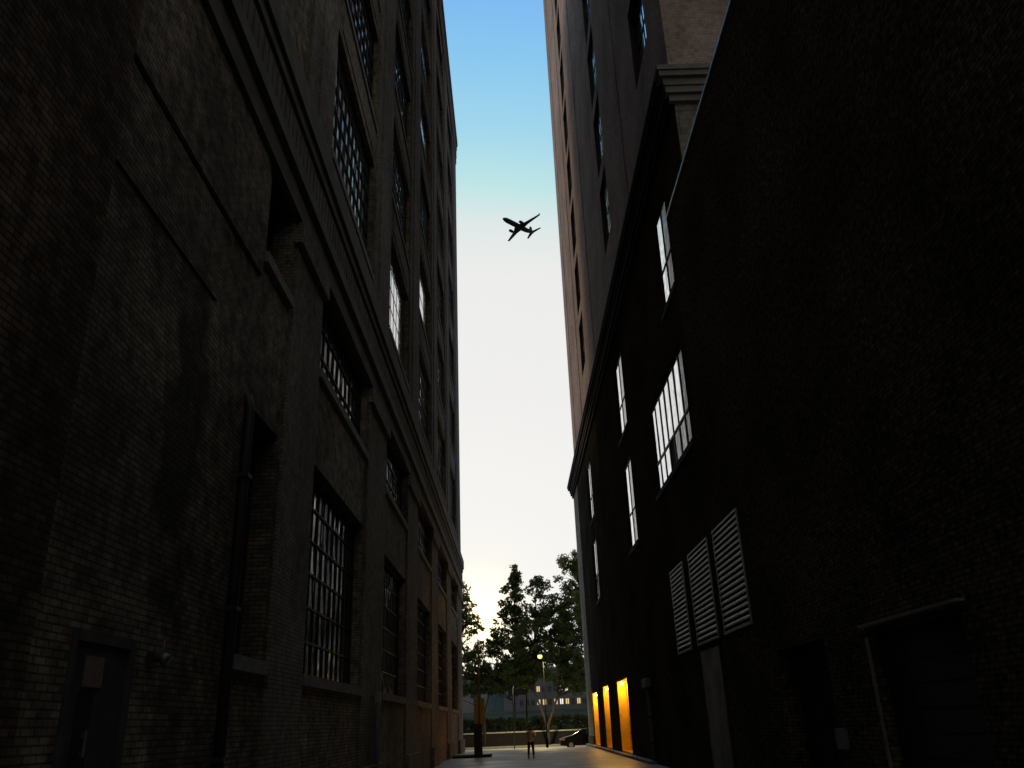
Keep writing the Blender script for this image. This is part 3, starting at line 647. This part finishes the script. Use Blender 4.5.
# ------------------------------------------------------------------ person
def skinned(name, verts, edges, radii, m, parent, sub=2, root=0):
    me = bpy.data.meshes.new(name); me.from_pydata(verts, edges, []); me.materials.append(M[m])
    o = bpy.data.objects.new(name, me); COL.objects.link(o); o.parent = parent
    md = o.modifiers.new('skin', 'SKIN'); md.use_smooth_shade = True
    for i, r in enumerate(radii):
        r = r if hasattr(r, '__len__') else (r, r); me.skin_vertices[0].data[i].radius = r
        me.skin_vertices[0].data[i].use_root = (i == root)
    sb = o.modifiers.new('sub', 'SUBSURF'); sb.levels = sub; sb.render_levels = sub
    return o
def person():
    T = thing('person', 'person in pale top and black trousers standing in the alley mouth, hands raised', 'person', (.76, 52.7, 0))
    V = []; E_ = []; Rd = []
    def add(p, r, par=None):
        V.append(p); Rd.append(r)
        if par is not None: E_.append((par, len(V)-1))
        return len(V)-1
    pel = add((0,0,.92), (.13,.10)); wa = add((0,0,1.06), (.12,.09), pel); ch = add((0,.0,1.26), (.15,.10), wa); sh = add((0,0,1.38), (.11,.08), ch)
    nk = add((0,-.01,1.47), .052, sh); hd0 = add((0,-.02,1.545), (.068,.075), nk); hd = add((0,-.02,1.62), (.076,.088), hd0); ht = add((0,-.015,1.69), (.055,.065), hd)
    for s in (-1, 1):
        a = add((s*.17,0,1.37), .06, sh); el = add((s*.30,-.08,1.13), .042, a); wr = add((s*.10,-.27,1.40), .028, el)
        pm = add((s*.07,-.29,1.47), (.034,.02), wr)
        for k in range(4):
            f0 = add((s*(.085-.017*k),-.30,1.515), .0095, pm); f1 = add((s*(.08-.017*k),-.325,1.545-.004*abs(k-1)), .0085, f0); add((s*(.065-.015*k),-.34,1.535), .0075, f1)
        t0 = add((s*.035,-.30,1.46), .011, pm); add((s*.012,-.315,1.485), .009, t0)
        hp = add((s*.09,0,.86), (.085,.09), pel); kn = add((s*.13,-.02 if s < 0 else .02,.48), .055, hp); an = add((s*.15,0 if s < 0 else .06,.09), .038, kn)
        ft = add((s*.16,-.08 if s < 0 else -.02,.045), (.04,.03), an); add((s*.17,-.17 if s < 0 else -.11,.03), (.035,.022), ft)
    skinned('body', V, E_, Rd, 'skin', T)
    # shirt
    V2 = [(0,0,.90),(0,0,1.06),(0,0,1.26),(0,0,1.385),(-.17,0,1.375),(-.295,-.075,1.14),(-.22,-.16,1.25),(.17,0,1.375),(.295,-.075,1.14),(.22,-.16,1.25)]
    E2 = [(0,1),(1,2),(2,3),(3,4),(4,5),(5,6),(3,7),(7,8),(8,9)]
    skinned('shirt', V2, E2, [(.19,.15),(.18,.14),(.20,.15),(.13,.11),.09,.075,.06,.09,.075,.06], 'shirt', T)
    V3 = [(0,0,.93)]; E3 = []; R3 = [(.15,.12)]
    for s in (-1, 1):
        i = len(V3); V3 += [(s*.09,0,.84),(s*.13,-.02 if s<0 else .02,.48),(s*.15,0 if s<0 else .06,.10)]; R3 += [(.105,.11),.078,.062]; E3 += [(0,i),(i,i+1),(i+1,i+2)]
    skinned('trousers', V3, E3, R3, 'trousers', T)
    bm = bmesh.new(); bmesh.ops.create_uvsphere(bm, u_segments=18, v_segments=12, radius=1)
    for v in bm.verts: v.co = Vector((v.co.x*.094, v.co.y*.108 + .008, v.co.z*.10 + 1.665))
    bmesh.ops.delete(bm, geom=[v for v in bm.verts if v.co.z < 1.62 and v.co.y < .03], context='VERTS'); obj('hair', bm, 'hair', T, True)
    for s in (-1, 1):
        bm = bmesh.new(); bmesh.ops.create_uvsphere(bm, u_segments=8, v_segments=6, radius=.012)
        for v in bm.verts: v.co += Vector((s*.032, -.103, 1.615))
        obj('eye', bm, 'black', T, True)
        bm = bmesh.new(); box(bm, s*.15-.045, s*.15+.055 if s > 0 else s*.15+.045, -.20 if s < 0 else -.14, .05 if s < 0 else .11, .0, .085); obj('shoe', bm, 'rubber', T, bevel=.02)
    bm = bmesh.new(); tube(bm, [(0,-.10,1.60),(0,-.128,1.582),(0,-.10,1.575)], [.008,.014,.008], 6); obj('nose', bm, 'skin', T, True)
    C = bmesh.new(); box(C, -.075, .075, -.36, -.35, 1.48, 1.56)
    tag(obj('phone', C, 'rubber', None, bevel=.003, loc=(.76, 52.7, 0)), 'small dark phone held up by the person in the alley mouth', 'phone')
person()

# ------------------------------------------------------------------ airliner
def airliner():
    X = Vector((-.66,-.75,-.07)).normalized(); Y = Vector((.71,-.65,.26)); Y = (Y - X*Y.dot(X)).normalized(); Z = X.cross(Y)
    T = thing('airliner', 'dark twin engine jet airliner flying across the sky strip above the alley', 'airplane')
    mw = Matrix((X, Y, Z)).transposed().to_4x4(); mw.translation = Vector((15.44, 539.75, 352.07)); T.matrix_world = mw
    bm = bmesh.new()
    st = [(19,.15,-.3),(18.4,.75,-.2),(17,1.35,-.1),(15,1.8,0),(12,1.95,0),(-5,1.95,0),(-9,1.75,.2),(-13,1.1,.55),(-16,.5,.85),(-17.3,.2,.95)]
    tube(bm, [(x,0,z) for x,r,z in st], [r for x,r,z in st], 20); obj('fuselage', bm, 'plane', T, True)
    def wing(name, root, tip, sgn, th):
        bm = bmesh.new(); secs = []
        for (xl, xt, y, z, t) in (root, *tip):
            y *= sgn
            pr = [(0,0),(.12,.55),(.4,.7),(1,0),(.4,-.35),(.12,-.4)]
            secs.append([bm.verts.new((xl+(xt-xl)*u, y, z+t*w)) for u, w in pr])
        for a, b in zip(secs, secs[1:]):
            for i in range(6): bm.faces.new((a[i], a[(i+1)%6], b[(i+1)%6], b[i]))
        bm.faces.new(secs[0]); bm.faces.new(secs[-1][::-1]); obj(name, bm, 'plane', T)
    for s in (-1, 1):
        wing('wing', (5.5,-3.2,0,-1.1,.7), ((4.0,-3.2,1.9,-1.0,.6),(.6,-3.4,6,-.5,.42),(-4.4,-6.2,16.6,.9,.16),(-5.2,-6.4,17.1,2.4,.06)), s, 0)
        wing('tailplane', (-13.2,-16.6,0,.8,.3), ((-17.2,-18.8,7,1.3,.1),), s, 0)
        bm = bmesh.new(); tube(bm, [(6.3,s*5.4,-2.0),(5.9,s*5.4,-2.0),(4,s*5.4,-2.0),(2.2,s*5.4,-1.95),(1.5,s*5.4,-1.9)], [.95,1.12,1.15,.85,.5], 16); e = obj('engine', bm, 'plane', T, True)
        bm = bmesh.new(); box(bm, .5, 4.6, s*5.4-.12, s*5.4+.12, -1.2, -.5); obj('pylon', bm, 'plane', e)
    bm = bmesh.new(); prism(bm, [(-11.5,1.5),(-15.6,7.4),(-17.4,7.4),(-16.6,1.0)], 'y', -.15, .15); obj('tail_fin', bm, 'plane', T)
airliner()

# ------------------------------------------------------------------ sky and sun
SUN_EL, SUN_AZ = R(7.0), R(-32.0)      # azimuth from +Y towards +X
sd = Vector((math.sin(SUN_AZ)*math.cos(SUN_EL), math.cos(SUN_AZ)*math.cos(SUN_EL), math.sin(SUN_EL)))
W = bpy.data.worlds.new('World'); S.world = W; W.use_nodes = True
N, L = W.node_tree.nodes, W.node_tree.links
bg = N['Background']; out = N['World Output']
sky = N.new('ShaderNodeTexSky'); sky.sky_type = 'NISHITA'; sky.sun_disc = False; sky.sun_elevation = SUN_EL; sky.sun_rotation = SUN_AZ
bg.inputs['Strength'].default_value = .05
L.new(sky.outputs[0], bg.inputs['Color'])
tc = N.new('ShaderNodeTexCoord'); nrm = N.new('ShaderNodeVectorMath'); nrm.operation = 'NORMALIZE'; L.new(tc.outputs['Generated'], nrm.inputs[0])
dt = N.new('ShaderNodeVectorMath'); dt.operation = 'DOT_PRODUCT'; L.new(nrm.outputs[0], dt.inputs[0]); dt.inputs[1].default_value = (math.sin(R(-2.4))*math.cos(R(6.5)), math.cos(R(-2.4))*math.cos(R(6.5)), math.sin(R(6.5)))
ac = N.new('ShaderNodeMath'); ac.operation = 'ARCCOSINE'; L.new(dt.outputs['Value'], ac.inputs[0])
mr = N.new('ShaderNodeMapRange'); mr.inputs[1].default_value = 0; mr.inputs[2].default_value = math.pi; L.new(ac.outputs[0], mr.inputs[0])
cr = N.new('ShaderNodeValToRGB'); L.new(mr.outputs[0], cr.inputs[0])
def lin(r, g, b): return tuple(((c/255)/12.92 if c/255 < .04045 else ((c/255+.055)/1.055)**2.4) for c in (r, g, b))
stops = [(0, (2.6,2.1,1.2)), (1.8, (1.6,1.4,1.0)), (3.6, (1.0,.97,.90)), (6.5, (.95,.94,.915)), (15, lin(243,242,240)), (23.5, lin(240,240,238)), (26.5, lin(228,236,234)), (29.5, lin(192,232,233)), (33, lin(164,217,239)), (37.5, lin(140,202,242)), (43, lin(120,180,246)), (60, (.30,.40,.55)), (85, (.30,.33,.36)), (120, (.27,.27,.26)), (180, (.2,.19,.18))]
els = cr.color_ramp.elements
while len(els) > 1: els.remove(els[-1])
els[0].position = 0; els[0].color = (*stops[0][1], 1)
for a, c in stops[1:]:
    e = els.new(a/180); e.color = (*c, 1)
bg2 = N.new('ShaderNodeBackground'); L.new(cr.outputs[0], bg2.inputs['Color']); bg2.inputs['Strength'].default_value = 1
mx = N.new('ShaderNodeMixShader'); mx.inputs[0].default_value = .97
L.new(bg.outputs[0], mx.inputs[1]); L.new(bg2.outputs[0], mx.inputs[2]); L.new(mx.outputs[0], out.inputs['Surface'])
sl = bpy.data.lights.new('sun', 'SUN'); sl.energy = 1.0; sl.angle = R(10); sl.color = (1, .72, .48)
so = bpy.data.objects.new('sun', sl); COL.objects.link(so); so.rotation_euler = sd.to_track_quat('Z', 'Y').to_euler()

# ------------------------------------------------------------------ camera
f = 830.
cam = bpy.data.cameras.new('camera'); cam.sensor_width = 36; cam.lens = f*36/1024; cam.clip_end = 6000; cam.clip_start = .05
co = bpy.data.objects.new('camera', cam); COL.objects.link(co)
F = Vector((5, 384-724, -f)).normalized(); U = Vector((-80, 384+1641, -f)); U = (U - F*U.dot(F)).normalized(); Rr = F.cross(U)
mw = Matrix((Rr, F, U)).to_4x4(); mw.translation = (0, 0, 1.85); co.matrix_world = mw
S.camera = co
S.render.resolution_x = 1024; S.render.resolution_y = 768
S.view_settings.view_transform = 'Standard'; S.view_settings.look = 'None'; S.view_settings.gamma = 1; S.view_settings.exposure = 0
S.render.engine = 'CYCLES'
S.cycles.max_bounces = 6
